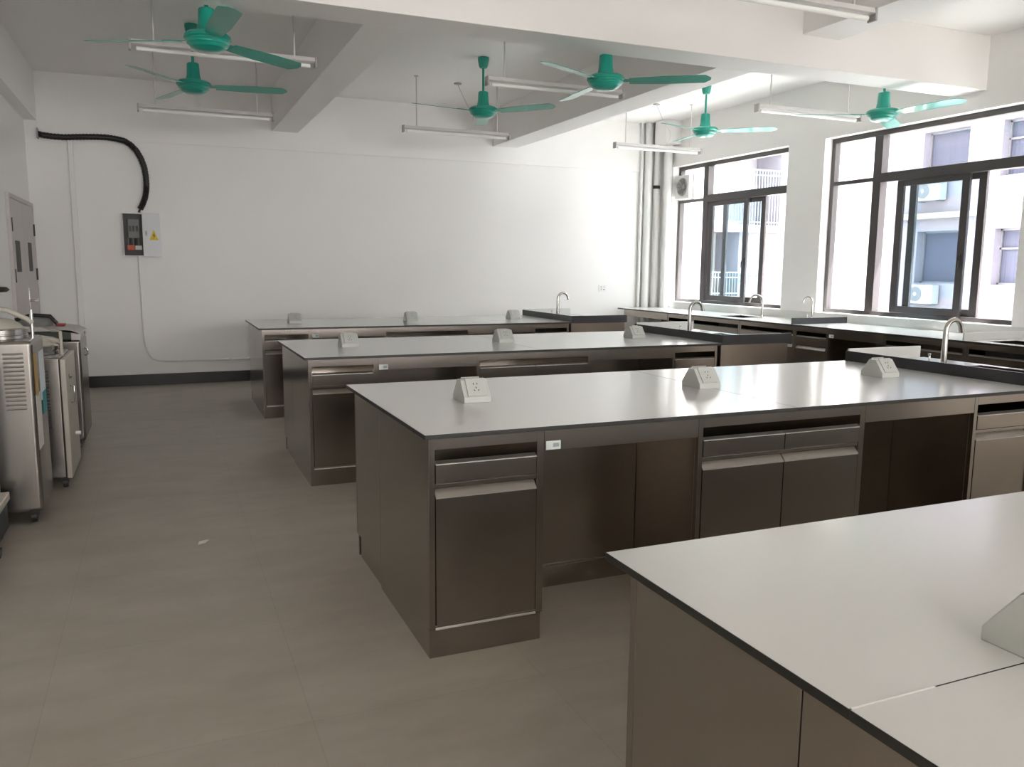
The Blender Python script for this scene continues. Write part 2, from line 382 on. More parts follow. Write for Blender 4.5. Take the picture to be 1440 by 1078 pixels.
def make_faucet(label, loc, dirv=(1, 0), H=0.255, R=0.065, lever=True, r=0.0155, group='gooseneck faucets'):
    f = thing('faucet', label, 'faucet', loc, 0, group)
    MB().lathe([(0.026, 0), (0.026, 0.006), (0.017, 0.012), (0.015, 0.035), (0.0, 0.035)], n=24).build('faucet_base', M['chrome'], f)
    gooseneck(MB(), H, R, dirv, r).build('spout', M['chrome'], f)
    if lever:
        MB().lathe([(0.010, 0), (0.010, 0.02), (0.006, 0.025), (0.006, 0.055), (0.009, 0.058), (0.009, 0.066), (0, 0.066)], (-0.05 * dirv[0] - 0.02 * dirv[1], 0.055, 0), n=16).build('valve', M['chrome'], f)
    return f

XB0, XB1 = 0.7714, 3.800
YFR = {'A': 0.100, 'B': 2.525, 'C': 4.947, 'D': 7.377}
ROW = {'A': 'bench nearest the camera', 'B': 'second nearest bench', 'C': 'third nearest bench', 'D': 'farthest bench'}
DEP = 1.238
look = {'A': 'white worktop nearest the camera filling the lower right corner', 'B': 'broad white worktop across the middle with strong window glare',
        'C': 'white worktop of the third bench between two other benches', 'D': 'white worktop of the farthest bench along the back wall'}
proto = {}
for k in 'ABCD':
    y = YFR[k]
    if k == 'A':
        wt = make_worktop(XB0, 0, 4.6, DEP, look[k], [], (0, y, 0))
        for ch in list(wt.children): bpy.data.objects.remove(ch)
        MB().box(XB0, 0, 0.785, 4.6, 0.6198, 0.80, topmat=1).build('worktop_slab', [M['edge'], M['top']], wt, 0.0012)
        MB().box(XB0, 0.6202, 0.785, 4.6, DEP, 0.80, topmat=1).build('worktop_slab', [M['edge'], M['top']], wt, 0.0012)
        MB().box(XB0 + 0.004, 0.6185, 0.8002, XB0 + 0.15, 0.6215, 0.8006).build('joint_filler', M['trimw'], wt, label='pale smear of filler along the joint')
    else:
        wt = make_worktop(XB0, 0, XB1, DEP, look[k], [2.318], (0, y, 0))
    yf = y + 0.049
    spec = {
        'left': (0.426, 1, 'aisle-end steel cabinet with one drawer under the %s', 0.799),
        'mid': (0.850, 2, 'wide steel cabinet with two drawers amid the %s', 1.883),
        'right': (0.400, 1, 'steel cabinet with one drawer beside the sink of the %s', 3.397)}
    for s, (wd, n, lab, x) in spec.items():
        if k == 'A' and s != 'left': continue
        if s not in proto: proto[s] = make_cabinet(wd, DF, n, lab % ROW[k], (x, yf, 0), 0, 'steel cabinets under the benches')
        else: dup_thing(proto[s], (x, yf, 0), 0, lab % ROW[k])
    lab = 'steel cabinet showing only its side on the far half of the %s' % ROW[k]
    if 'rear' not in proto: proto['rear'] = make_cabinet(0.426, DR, 1, lab, (0.799 + 0.426, yf + 0.682 + DR, 0), PI, 'steel cabinets under the benches')
    else: dup_thing(proto['rear'], (0.799 + 0.426, yf + 0.682 + DR, 0), PI, lab)
    if k != 'A':
        for s, x, wd, lab in (('k1', 1.2255, 0.657, 'dark kneehole with a paper sticker at its left on the %s'), ('k2', 2.7335, 0.663, 'dark kneehole nearer the sink on the %s')):
            if s not in proto: proto[s] = make_kneehole(wd, lab % ROW[k], (x, yf, 0), sticker=(s == 'k1'))
            else: dup_thing(proto[s], (x, yf, 0), 0, lab % ROW[k])
    for j, x in enumerate((1.165, 2.305, 3.425)):
        if k == 'A' and j: continue
        lab = {'A': 'pale outlet block cut by the right edge on the nearest worktop'}.get(k) or 'pale two-sided outlet block %s of the %s' % (('at the aisle end', 'in the middle', 'beside the sink')[j], ROW[k])
        loc = (x, y + 0.625, 0.80)
        if 'out' not in proto: proto['out'] = make_outlet(lab, loc)
        else: dup_thing(proto['out'], loc, 0, lab)
ap = MB().box(1.24, YFR['A'] + 1.175, 0.0, 4.58, YFR['A'] + 1.19, 0.7845).build('bench_reflector', mat('reflector_grey', (0.36, 0.35, 0.34), 0.4))  # unseen panel added only to show in the next bench's front reflections
tag(ap, 'unseen added grey cladding under the far long edge of the nearest worktop', 'reflector')
# sink units at the window end of the benches
def make_sink(label, loc):
    r = thing('sink_unit', label, 'sink', loc, 0, 'sink units at the bench ends')
    W = 0.64
    b = MB().box(0.004, 0.025, 0, W - 0.012, 0.055, 0.7845).box(0.012, DEP - 0.05, 0, W - 0.012, DEP - 0.035, 0.7845)
    b.box(0.012, 0.055, 0, 0.027, DEP - 0.05, 0.7845).box(W - 0.027, 0.055, 0, W - 0.012, DEP - 0.05, 0.7845)
    b.build('cabinet_body', M['steel'], r, 0.001)
    b0, b1, b2, b3 = 0.14, 0.30, W - 0.06, 0.78       # basin opening
    c = MB(); z0, z1 = 0.785, 0.80
    for q in ((0.015, 0.015, b0, DEP - 0.015), (b2, 0.015, W, DEP - 0.015), (b0, 0.015, b2, b1), (b0, b3, b2, DEP - 0.015)): c.box(q[0], q[1], z0, q[2], q[3], z1, topmat=1)
    c.build('sink_counter', [M['edge'], M['top']], r)
    t = 0.004; zb = 0.60
    s = MB().box(b0, b1, zb, b2, b3, zb + t).box(b0 - t, b1 - t, zb, b0, b3 + t, 0.7845).box(b2, b1 - t, zb, b2 + t, b3 + t, 0.7845).box(b0, b1 - t, zb, b2, b1, 0.7845).box(b0, b3, zb, b2, b3 + t, 0.7845)
    s.build('basin', M['dark'], r)
    MB().box(0, 0, 0.785, 0.0145, DEP, 0.86).build('upstand', [M['sinkdark']], r, 0.001, label='dark upstand between sink and worktop')
    MB().box(0.0148, 0, 0.785, W, 0.0145, 0.86).build('upstand', M['sinkdark'], r, 0.001, label='dark upstand on the camera side of the sink')
    MB().box(0.0148, DEP - 0.0145, 0.785, W - 0.03, DEP, 0.872).build('upstand', M['top'], r, 0.004, label='white upstand at the far side of the sink')
    return r
s0 = None
for k, fx in (('B', 4.16), ('C', 4.10), ('D', 4.06)):
    y = YFR[k]
    lab = 'sink unit with dark upstand at the window end of the %s' % ROW[k]
    if s0 is None: s0 = make_sink(lab, (3.8005, y, 0))
    else: dup_thing(s0, (3.8005, y, 0), 0, lab)
    make_faucet('gooseneck faucet arching over the sink of the %s' % ROW[k], (fx, y + 0.85, 0.80), (1, 0), 0.262, 0.062)

# ------------------------------------------------------------------ window bench
wx = 5.77
wb = thing('window_worktop', 'long white worktop running below the windows', 'worktop', (0, 0, 0))
wt = MB(); y0, y1 = 2.3, 9.84
sk = [(5.98, 7.47, 6.28, 7.87), (5.88, 3.72, 6.20, 4.40)]        # sink openings
def slab_with_hole(mb, xa, ya, xb, yb, h):
    for q in ((xa, ya, xb, h[1]), (xa, h[3], xb, yb), (xa, h[1], h[0], h[3]), (h[2], h[1], xb, h[3])): mb.box(q[0], q[1], 0.785, q[2], q[3], 0.80, topmat=1)
slab_with_hole(wt, wx, 6.0, 6.485, y1, sk[0]); slab_with_hole(wt, wx, y0, 6.485, 5.9995, sk[1])
wt.build('worktop_slab', [M['edge'], M['top']], wb)
MB().box(6.4855, y0, 0.785, 6.4995, y1, 0.885).build('backsplash', M['top'], wb, 0.001)
for h in sk:
    t = 0.004
    MB().box(h[0], h[1], 0.66, h[2], h[3], 0.664).box(h[0] - t, h[1] - t, 0.66, h[0], h[3] + t, 0.797).box(h[2], h[1] - t, 0.66, h[2] + t, h[3] + t, 0.797).box(h[0], h[1] - t, 0.66, h[2], h[1], 0.797).box(h[0], h[3], 0.66, h[2], h[3] + t, 0.797).build('basin', M['dark'], wb)
for y, a, b in ((6.43, 'sinkdark', 'top'), (4.515, 'sinkdark', 'top')):
    if y > 6: MB().box(wx + 0.001, y, 0.80, 6.485, y + 0.0145, 0.862).build('upstand', M['sinkdark'], wb, 0.001, label='dark cross upstand')
    else: MB().box(wx + 0.001, y, 0.80, 6.485, y + 0.0145, 0.862).build('upstand', M['top'], wb, 0.001, label='white cross upstand at the right')
xf = 5.80
def wcab(yfar, w, n, label):
    return make_cabinet(w, 0.66, n, label, (xf, yfar, 0), -PI / 2, 'steel cabinets under the window worktop')
wcab(8.66, 0.52, 1, 'steel cabinet with a drawer at the far end under the window worktop')
wcab(8.135, 0.86, 1, 'steel sink cabinet under the far window left of the post')
wcab(7.27, 0.85, 1, 'steel sink cabinet under the far window right of the post')
wcab(6.415, 0.445, 1, 'narrow steel cabinet below the dark cross upstand')
wcab(5.315, 0.80, 1, 'steel cabinet behind the near sink faucet under the window worktop')
wcab(4.51, 0.86, 1, 'steel cabinet cut by the right edge under the window worktop')
wcab(3.645, 1.2, 2, 'steel cabinet beyond the right edge under the window worktop')
make_kneehole(0.645, 'kneehole between the cabinets under the window worktop', (xf, 5.966, 0), -PI / 2, 0.6, True, False)
make_kneehole(1.05, 'kneehole at the far end of the window worktop', (xf, 9.72, 0), -PI / 2, 0.6, False, False)
make_faucet('thin gooseneck faucet at the oval sink under the far window', (6.17, 7.36, 0.80), (-0.25, 0.97), 0.255, 0.085, False, 0.0105)
make_faucet('thin gooseneck faucet standing behind the dark cross upstand', (6.42, 6.86, 0.80), (-0.15, 0.98), 0.25, 0.06, True, 0.0095)

# ------------------------------------------------------------------ ceiling fans
def make_fan(label, loc, ztop, ang):
    # loc.z = blade plane
    r = thing('ceiling_fan', label, 'ceiling fan', loc, ang, 'green ceiling fans')
    H = ztop - loc[2]
    MB().lathe([(0.052, H - 0.0005), (0.054, H - 0.02), (0.044, H - 0.075), (0.034, H - 0.095), (0.014, H - 0.10), (0, H - 0.10)], n=28).build('canopy', M['green'], r)
    MB().cyl((0, 0, 0.16), 0.011, H - 0.10 - 0.16, n=14).build('down_rod', M['green'], r)
    MB().lathe([(0, 0.19), (0.042, 0.19), (0.047, 0.185), (0.052, 0.10), (0.062, 0.052), (0.118, 0.046), (0.134, 0.034), (0.136, 0.016), (0.128, 0.010), (0.128, 0.002), (0.122, -0.004), (0.120, -0.014), (0.104, -0.024), (0.100, -0.034), (0.070, -0.050), (0.030, -0.056), (0, -0.057)], n=40).build('motor_housing', M['green'], r)
    for k in range(3):
        mt = Matrix.Rotation(2 * PI * k / 3, 4, 'Z') @ Matrix.Rotation(math.radians(-11), 4, 'X')
        b = MB(); out = []
        R0, R1 = 0.17, 0.745
        N = 14
        for i in range(N + 1):
            t = i / N; x = R0 + (R1 - R0) * t
            wd = 0.048 + 0.017 * min(1, t * 2.5)
            e = max(0.0, (x - (R1 - 0.05)) / 0.05); wd *= math.sqrt(max(0.02, 1 - e * e * 0.92))
            out.append((x, wd))
        top = [(x, w_) for x, w_ in out]; ol = top + [(x, -w_) for x, w_ in reversed(out)]
        b.prism(ol, 'z', 0.004, 0.0075).xf(mt)
        bo = b.build('blade', M['green'], r, 0.001)
        MB().prism([(0.112, -0.026), (0.19, -0.020), (0.25, -0.034), (0.27, -0.02), (0.27, 0.02), (0.25, 0.034), (0.19, 0.020), (0.112, 0.026)], 'z', 0.008, 0.012).xf(mt).build('blade_bracket', M['green'], bo)
    return r
R = math.radians
make_fan('green ceiling fan largest in view at the upper left, blade cut by the top edge', (0.335, 5.46, 2.660), ZC, R(-84))
make_fan('green ceiling fan at the left, the smaller one below the cut-off fan', (0.34, 7.55, 2.795), ZC, R(-10))
make_fan('green ceiling fan on a long rod in the middle bay near the back', (2.905, 7.55, 2.79), ZC, R(-50))
make_fan('green ceiling fan just behind the cross beam in the middle bay', (3.04, 5.44, 2.67), ZC, R(-33))
make_fan('green ceiling fan on a long rod near the corner pipes', (5.50, 7.63, 2.80), ZC, R(-40))
make_fan('green ceiling fan in front of the larger window', (5.80, 5.50, 2.66), ZC, R(-85))

# ------------------------------------------------------------------ pendant lamps
def make_lamp(label, loc, ztop, cord):
    r = thing('pendant_lamp', label, 'lamp', loc, 0, 'unlit fluorescent batten lamps')
    H = ztop - loc[2]; L = 0.585
    MB().prism([(-0.030, 0.0), (-0.022, 0.028), (0.022, 0.028), (0.030, 0.0), (0.012, -0.006), (-0.012, -0.006)], 'x', -L, L).build('batten', M['lamp'], r, 0.001)
    MB().cyl((-L + 0.03, 0, -0.026), 0.0145, 2 * L - 0.06, 'x', 16).build('tube', M['tube'], r)
    for s in (-1, 1):
        MB().box(s * L, -0.031, -0.040, s * (L + 0.016), 0.031, 0.030).build('end_cap', M['cap'], r, 0.004)
        MB().cyl((s * 0.45, 0, 0.028), 0.0065, H - 0.0285, n=10).cyl((s * 0.45, 0, H - 0.012), 0.022, 0.0115, n=16).build('hanger_rod', M['lamp'], r)
    if cord:
        c = MB().cyl((0.06, 0.16, H - 0.012), 0.04, 0.0115, n=20).build('ceiling_rose', M['cap'], r)
        pts = [(0.06, 0.16, H - 0.012), (0.10, 0.13, H - 0.12), (0.16, 0.09, H - 0.26), (0.20, 0.06, H - 0.33), (0.19, 0.04, H - 0.40), (0.13, 0.02, H - 0.47), (0.10, 0.0, 0.029)]
        MB().tube(pts, 0.0035, 8).build('cord', M['lamp'], c)
    return r
lz = 2.755
make_lamp('white batten lamp behind the largest green fan at the upper left', (0.49, 6.10, lz), ZC, False)
make_lamp('white batten lamp lowest at the left between fan and back wall', (0.49, 8.45, lz), ZC, False)
make_lamp('white batten lamp in the middle bay nearest the back wall', (2.99, 8.53, lz), ZC, True)
make_lamp('white batten lamp behind the blades of the middle fan at the cross beam', (2.97, 6.10, lz), ZC, False)
make_lamp('white batten lamp in front of the corner pipes', (5.53, 8.58, lz), ZC, True)
make_lamp('white batten lamp left of the fan at the larger window', (5.52, 6.08, lz), ZC, False)
make_lamp('white batten lamp cut by the top edge in the bay nearest the camera', (3.14, 3.66, lz), ZC, False)

# ------------------------------------------------------------------ back wall fittings
hp = [(-1.083, 9.93, 2.660), (-1.033, 9.93, 2.648), (-0.94, 9.93, 2.640), (-0.839, 9.93, 2.638), (-0.74, 9.93, 2.648), (-0.641, 9.93, 2.656), (-0.54, 9.93, 2.662), (-0.439, 9.93, 2.664), (-0.35, 9.93, 2.655), (-0.27, 9.93, 2.639), (-0.21, 9.93, 2.600), (-0.158, 9.93, 2.543), (-0.118, 9.93, 2.465), (-0.09, 9.93, 2.375), (-0.079, 9.93, 2.28), (-0.078, 9.93, 2.189), (-0.085, 9.93, 2.12), (-0.099, 9.93, 2.052), (-0.125, 9.93, 1.985), (-0.154, 9.93, 1.93)]
# resample for ribs
pts = []
for a, b in zip(hp, hp[1:]):
    n = 6
    for i in range(n): pts.append(tuple(a[j] + (b[j] - a[j]) * i / n for j in range(3)))
pts.append(hp[-1])
hz = thing('cable_hose', 'black corrugated hose curving down to the fuse box', 'hose', (0, 0, 0))
MB().tube(pts, 0.03, 14, rf=lambda i: 0.033 if i % 2 else 0.028).build('hose', M['hose'], hz)
MB().tube([(-0.154, 9.93, 1.93), (-0.168, 9.932, 1.896)], 0.012, 10).build('cable', M['hose'], hz)
MB().box(-1.0849, 9.885, 2.61, -1.070, 9.97, 2.715).build('wall_plate', M['cap'], hz, 0.003)
fb = thing('fuse_box', 'white fuse box with an open left half and a warning triangle', 'fuse box', (0, 0, 0))
x0, x1, xm, zb0, zb1, yb0 = -0.338, 0.032, -0.143, 1.425, 1.884, 9.885
MB().box(x0, yb0, zb0, x0 + 0.008, YB - 0.0005, zb1).box(x1 - 0.008, yb0, zb0, x1, YB - 0.0005, zb1).box(x0 + 0.008, yb0, zb0, x1 - 0.008, YB - 0.0005, zb0 + 0.008).box(x0 + 0.008, yb0, zb1 - 0.008, x1 - 0.008, YB - 0.0005, zb1).box(xm, yb0, zb0 + 0.008, xm + 0.01, YB - 0.01, zb1 - 0.008).build('enclosure', M['boxw'], fb, 0.002)
MB().box(x0 + 0.008, YB - 0.010, zb0 + 0.008, xm, YB - 0.002, zb1 - 0.008).build('mounting_plate', M['boxin'], fb)
br = MB().box(-0.285, 9.915, 1.62, -0.175, YB - 0.011, 1.82).build('breaker', M['breaker'], fb, 0.004)
for i in range(3): MB().box(-0.272 + i * 0.034, 9.903, 1.69, -0.254 + i * 0.034, 9.915, 1.75).build('breaker_toggle', M['dark'], br, 0.002)
for i in range(5): MB().tube([(-0.29 + i * 0.026, 9.945, 1.625), (-0.292 + i * 0.026, 9.93, 1.58), (-0.29 + i * 0.026, 9.945, 1.54)], 0.005, 8).build('wire', M['dark' if i % 2 else 'breaker'], fb)
MB().box(-0.30, 9.92, 1.490, -0.225, YB - 0.011, 1.545).build('terminal_block', M['orange'], fb, 0.003, label='orange-red terminal block')
MB().box(-0.222, 9.92, 1.495, -0.155, YB - 0.011, 1.540).build('terminal_block', M['sticker'], fb, 0.003, label='pale terminal block')
dr = MB().box(xm + 0.002, yb0 - 0.014, zb0 - 0.004, x1 + 0.004, yb0 - 0.0005, zb1 + 0.004).build('cover_door', M['boxw'], fb, 0.002)
MB().cyl((-0.105, yb0 - 0.022, 1.672), 0.012, 0.008, 'y', 16).box(-0.112, yb0 - 0.024, 1.645, -0.098, yb0 - 0.014, 1.70).build('lock', M['cap'], dr, 0.001)
tx, tz = -0.030, 1.60
tr = MB().prism([(tx - 0.045, tz), (tx + 0.045, tz), (tx, tz + 0.115)], 'y', yb0 - 0.0155, yb0 - 0.0142).build('warning_triangle', M['yellow'], dr, label='yellow triangular warning sign')
bz = MB().prism([(tx + 0.006, tz + 0.082), (tx - 0.013, tz + 0.046), (tx - 0.001, tz + 0.048), (tx - 0.006, tz + 0.012), (tx + 0.014, tz + 0.054), (tx + 0.002, tz + 0.052)], 'y', yb0 - 0.0162, yb0 - 0.0156)
bz.build('lightning_bolt', M['ink'], tr)
cp = [(-0.195, 9.965, 1.424), (-0.190, 9.965, 0.90), (-0.183, 9.965, 0.55), (-0.172, 9.965, 0.44), (-0.150, 9.965, 0.36), (-0.115, 9.965, 0.305), (-0.06, 9.965, 0.278), (0.02, 9.965, 0.268), (0.6, 9.965, 0.262), (2.6, 9.965, 0.258)]
cd = thing('conduit', 'thin white conduit running down from the fuse box and along the wall', 'conduit', (0, 0, 0))
MB().tube(cp, 0.0115, 12).build('pipe', M['trimw'], cd)
for x in (0.22, 0.72): MB().box(x - 0.012, 9.952, 0.245, x + 0.012, YB - 0.0003, 0.282).build('clip', M['trimw'], cd, 0.002)
so = thing('wall_outlet', 'white wall outlet on the back wall near the corner pipes', 'wall outlet', (5.60, YB, 1.063))
MB().box(-0.058, -0.009, -0.045, 0.058, -0.0005, 0.045).build('faceplate', M['trimw'], so, 0.002)
for px, pz in ((-0.022, 0.016), (-0.022, -0.016), (0.022, 0.016), (0.014, -0.018), (0.030, -0.018)): MB().box(px - 0.004, -0.0098, pz - 0.007, px + 0.004, -0.0088, pz + 0.007).build('pin_slot', M['hole'], so)
# corner pipes
for (x, y, r_, lab, collars) in ((6.150, 9.942, 0.022, 'thin white vertical conduit left of the corner pipes', (1.10, 2.05)), (6.235, 9.905, 0.050, 'white vertical drain pipe left of the dark gap in the corner', ()), (6.365, 9.89, 0.042, 'white vertical drain pipe with a dark joint in the corner', (2.42, 2.30)), (6.418, 9.70, 0.056, 'thick white vertical drain pipe beside the far window', (1.6,))):
    p = thing('drain_pipe', lab, 'pipe', (x, y, 0), 0, 'corner pipes')
    b = 0.8005 if y < 9.8 else 0.001
    MB().cyl((0, 0, b), r_, ZC - b - 0.0005, n=28).build('pipe', M['trimw'], p)
    for z in collars: MB().cyl((0, 0, z), r_ + 0.006, 0.045, n=28).build('collar', M['trimw'] if z != 2.42 else M['dark'], p)
# exhaust fan in the first window
ef = thing('exhaust_fan', 'white square exhaust fan in the top corner of the far window', 'exhaust fan', (6.515, 9.50, 2.42))
h = 0.155
f = MB()
n = 32
ring = [(0.0, 0.118 * math.cos(2 * PI * k / n), 0.118 * math.sin(2 * PI * k / n)) for k in range(n)]
sq = []
for k in range(n):
    c_, s_ = math.cos(2 * PI * k / n), math.sin(2 * PI * k / n); q = h / max(abs(c_), abs(s_)); sq.append((0.0, q * c_, q * s_))
vs = ring + sq + [(0.07, v[1], v[2]) for v in ring] + [(0.07, v[1], v[2]) for v in sq]
fs = []
for k in range(n):
    k2 = (k + 1) % n
    fs += [(k, k2, n + k2, n + k), (2 * n + k, 3 * n + k, 3 * n + k2, 2 * n + k2), (k, 2 * n + k, 2 * n + k2, k2), (n + k, n + k2, 3 * n + k2, 3 * n + k)]
f.add(vs, fs); f.build('fan_housing', M['trimw'], ef, 0.003)
MB().lathe([(0, 0.0), (0.03, 0.004), (0.034, 0.03), (0.0, 0.03)], (0.012, 0, 0), 'x', 20).build('fan_hub', M['cap'], ef)
for k in range(5):
    m = Matrix.Translation((0.03, 0, 0)) @ Matrix.Rotation(2 * PI * k / 5 + 0.3, 4, 'X') @ Matrix.Rotation(0.5, 4, 'Y' if False else 'Z')
    MB().prism([(0.030, -0.012), (0.105, -0.036), (0.112, 0.0), (0.100, 0.034), (0.030, 0.012)], 'x', -0.0015, 0.0015).xf(m).build('fan_blade', M['breaker'], ef)
MB().box(0.0705, -h - 0.01, -h - 0.01, 0.085, h + 0.01, h + 0.01).build('back_plate', M['lamp'], ef)

# ------------------------------------------------------------------ autoclaves along the left wall
def caster(mb, x, y):
    mb.lathe([(0.032, -0.012), (0.032, 0.012)], (x, y, 0.032), 'x', 24)
    mb.box(x - 0.018, y - 0.024, 0.036, x + 0.018, y + 0.024, 0.0645)
def lid(root, x, y, z, r, arm=True):
    MB().lathe([(r, 0), (r + 0.004, 0.004), (r + 0.004, 0.018), (r, 0.022), (r, 0.028), (r + 0.006, 0.030), (r + 0.006, 0.05), (r - 0.005, 0.056), (0, 0.056)], (x, y, z), n=40).build('chamber_rim', M['chrome'], root)
    return MB().lathe([(r - 0.015, 0.0565), (r - 0.03, 0.075), (r * 0.6, 0.097), (r * 0.25, 0.108), (0, 0.11)], (x, y, z), n=40).build('lid', M['cream'], root)
a = thing('autoclave', 'tall stainless autoclave with louvres, nearest of the three by the left wall', 'autoclave', (0, 0, 0), 0, 'autoclaves on casters')
MB().box(-1.03, 4.77, 0.065, -0.61, 5.21, 0.955).build('body', M['msteel'], a, 0.022)
for i in range(14): MB().prism([(4.7695, 0.605 + i * 0.0215), (4.7672, 0.6095 + i * 0.0215), (4.7695, 0.617 + i * 0.0215)], 'x', -0.742, -0.652).build('louvre', M['msteel'], a)
ll = lid(a, -0.82, 4.99, 0.955, 0.165)
MB().tube([(-0.98, 5.03, 1.02), (-0.90, 5.02, 1.09), (-0.82, 5.0, 1.115), (-0.74, 5.0, 1.10), (-0.66, 5.02, 1.055), (-0.635, 5.03, 1.03)], 0.013, 10).build('lid_arm', M['cream'], a)
MB().tube([(-0.637, 5.04, 0.95), (-0.637, 5.04, 1.10)], 0.009, 10).build('hinge_post', M['chrome'], a)
MB().lathe([(0, 0.0), (0.075, 0.0), (0.09, 0.012), (0.075, 0.026), (0, 0.03)], (-0.81, 5.0, 1.195), n=32).cyl((-0.81, 5.0, 1.112), 0.014, 0.083, n=14).build('hand_wheel', M['dark'], a)
MB().box(-0.6098, 4.785, 0.665, -0.6085, 4.885, 0.885).build('notice', M['ochre'], a, label='ochre label on the side')
MB().box(-0.6098, 4.775, 0.39, -0.6085, 4.95, 0.675).build('notice', M['paper'], a, label='white sheet of paper on the side')
MB().box(-0.6098, 4.97, 0.62, -0.6070, 5.15, 0.88).build('control_panel', M['bluew'], a, 0.002)
MB().box(-0.6070, 5.0, 0.54, -0.6055, 5.15, 0.66).build('notice', M['teal'], a, label='teal label below the control panel')
for (x, y) in ((-0.66, 4.82), (-0.66, 5.16), (-0.98, 4.82), (-0.98, 5.16)):
    c = MB(); caster(c, x, y); c.build('caster', M['dark'], a)
a = thing('autoclave', 'low stainless autoclave with perforated side and cream edge, in the middle of three', 'autoclave', (0, 0, 0), 0, 'autoclaves on casters')
MB().box(-0.97, 5.48, 0.065, -0.565, 6.05, 0.795).build('body', M['msteel'], a, 0.012)
MB().box(-0.5645, 5.47, 0.065, -0.535, 6.05, 0.785).build('front_panel', M['cream'], a, 0.006)
for j, x in enumerate((-0.675, -0.645)):
    for i in range(18): MB().box(x, 5.4795, 0.38 + i * 0.0195, x + 0.017, 5.4808, 0.388 + i * 0.0195).build('vent_slot', M['dark'], a)
lid(a, -0.74, 5.74, 0.796, 0.145)
MB().tube([(-0.72, 5.74, 0.90), (-0.62, 5.72, 0.885), (-0.575, 5.70, 0.87)], 0.015, 10).build('lid_arm', M['cream'], a)
MB().tube([(-0.570, 5.68, 0.78), (-0.570, 5.68, 0.935), (-0.62, 5.70, 0.94)], 0.010, 10).build('hinge_post', M['cream'], a)
MB().lathe([(0.014, 0), (0.017, 0.006), (0.010, 0.016), (0, 0.018)], (-0.535, 5.62, 0.665), 'x', 16).build('knob', M['chrome'], a)
MB().tube([(-0.535, 5.66, 0.60), (-0.515, 5.66, 0.60), (-0.515, 5.66, 0.50), (-0.535, 5.66, 0.50)], 0.005, 8).build('handle', M['chrome'], a)
MB().cyl((-0.535, 5.80, 0.28), 0.012, 0.03, 'x', 14).build('drain_valve', M['trimw'], a)
for (x, y) in ((-0.58, 5.53), (-0.60, 6.0), (-0.92, 5.53), (-0.92, 6.0)):
    c = MB(); caster(c, x, y); c.build('caster', M['dark'], a)
a = thing('autoclave', 'stainless autoclave with a black lid band, farthest of the three near the door', 'autoclave', (0, 0, 0), 0, 'autoclaves on casters')
MB().box(-1.02, 6.64, 0.065, -0.545, 7.20, 0.80).build('body', M['msteel'], a, 0.02)
MB().box(-1.03, 6.63, 0.801, -0.60, 7.21, 0.865).build('lid_band', M['dgreen'], a, 0.008)
MB().prism([(-1.03, 0.8655), (-0.60, 0.8655), (-0.60, 0.80), (-0.545, 0.80), (-0.54, 0.845), (-0.60, 0.872), (-0.80, 0.895), (-1.03, 0.90)], 'y', 6.63, 7.21).build('lid', M['door'], a, 0.004)
MB().lathe([(0.11, 0), (0.115, 0.03), (0.10, 0.055), (0, 0.06)], (-0.84, 6.85, 0.895), n=32).build('pressure_cap', M['breaker'], a)
MB().tube([(-0.96, 6.80, 0.94), (-0.86, 6.80, 0.975), (-0.74, 6.80, 0.965), (-0.70, 6.80, 0.91)], 0.014, 10).build('lid_handle', M['dark'], a)
MB().box(-0.72, 6.90, 0.885, -0.66, 7.0, 0.9).build('red_button', M['red'], a, 0.004, label='red pad on the lid')
MB().tube([(-0.5455, 7.02, 0.71), (-0.53, 7.02, 0.70), (-0.53, 7.02, 0.66), (-0.5455, 7.02, 0.65)], 0.006, 8).build('latch', M['chrome'], a)
MB().cyl((-0.551, 7.0, 0.83), 0.012, 0.012, 'x', 14).build('screw_head', M['dark'], a)
for (x, y) in ((-0.60, 6.70), (-0.60, 7.14), (-0.96, 6.70), (-0.96, 7.14)):
    c = MB(); caster(c, x, y); c.build('caster', M['dark'], a)
a = thing('floor_cabinet', 'pale blue cabinet with a cream ledge cut by the left edge', 'cabinet', (0, 0, 0))
MB().box(-1.19, 3.75, 0.215, -0.775, 4.64, 0.84).build('body', M['bluew'], a, 0.006)
MB().box(-1.19, 3.73, 0.175, -0.74, 4.655, 0.2145).build('ledge', M['cream'], a, 0.006)
MB().box(-1.19, 3.77, 0.035, -0.752, 4.645, 0.1745).build('base', mat('slate_base', (0.045, 0.055, 0.065), 0.45), a, 0.004)
for (x, y) in ((-0.762, 4.12), (-0.762, 4.28), (-0.80, 4.58), (-1.14, 3.85), (-1.14, 4.58)): MB().prism([(y - 0.035, 0.0345), (y + 0.035, 0.0345), (y + 0.01, 0.0), (y - 0.03, 0.0)], 'x', x - 0.03, x + 0.03).build('foot', M['dark'], a, 0.003)
# paper scrap
pp = MB().add([(0, 0, 0.001), (0.035, 0.004, 0.004), (0.055, 0.02, 0.016), (0.03, 0.028, 0.006), (0.008, 0.02, 0.012), (0.03, 0.014, 0.014)], [(0, 1, 5), (1, 2, 5), (2, 3, 5), (3, 4, 5), (4, 0, 5), (0, 4, 3, 2, 1)])
tag(pp.build('paper_scrap', M['paper'], loc=(0.11, 4.12, 0.0)), 'tiny crumpled white paper scrap lying on the aisle floor', 'litter')

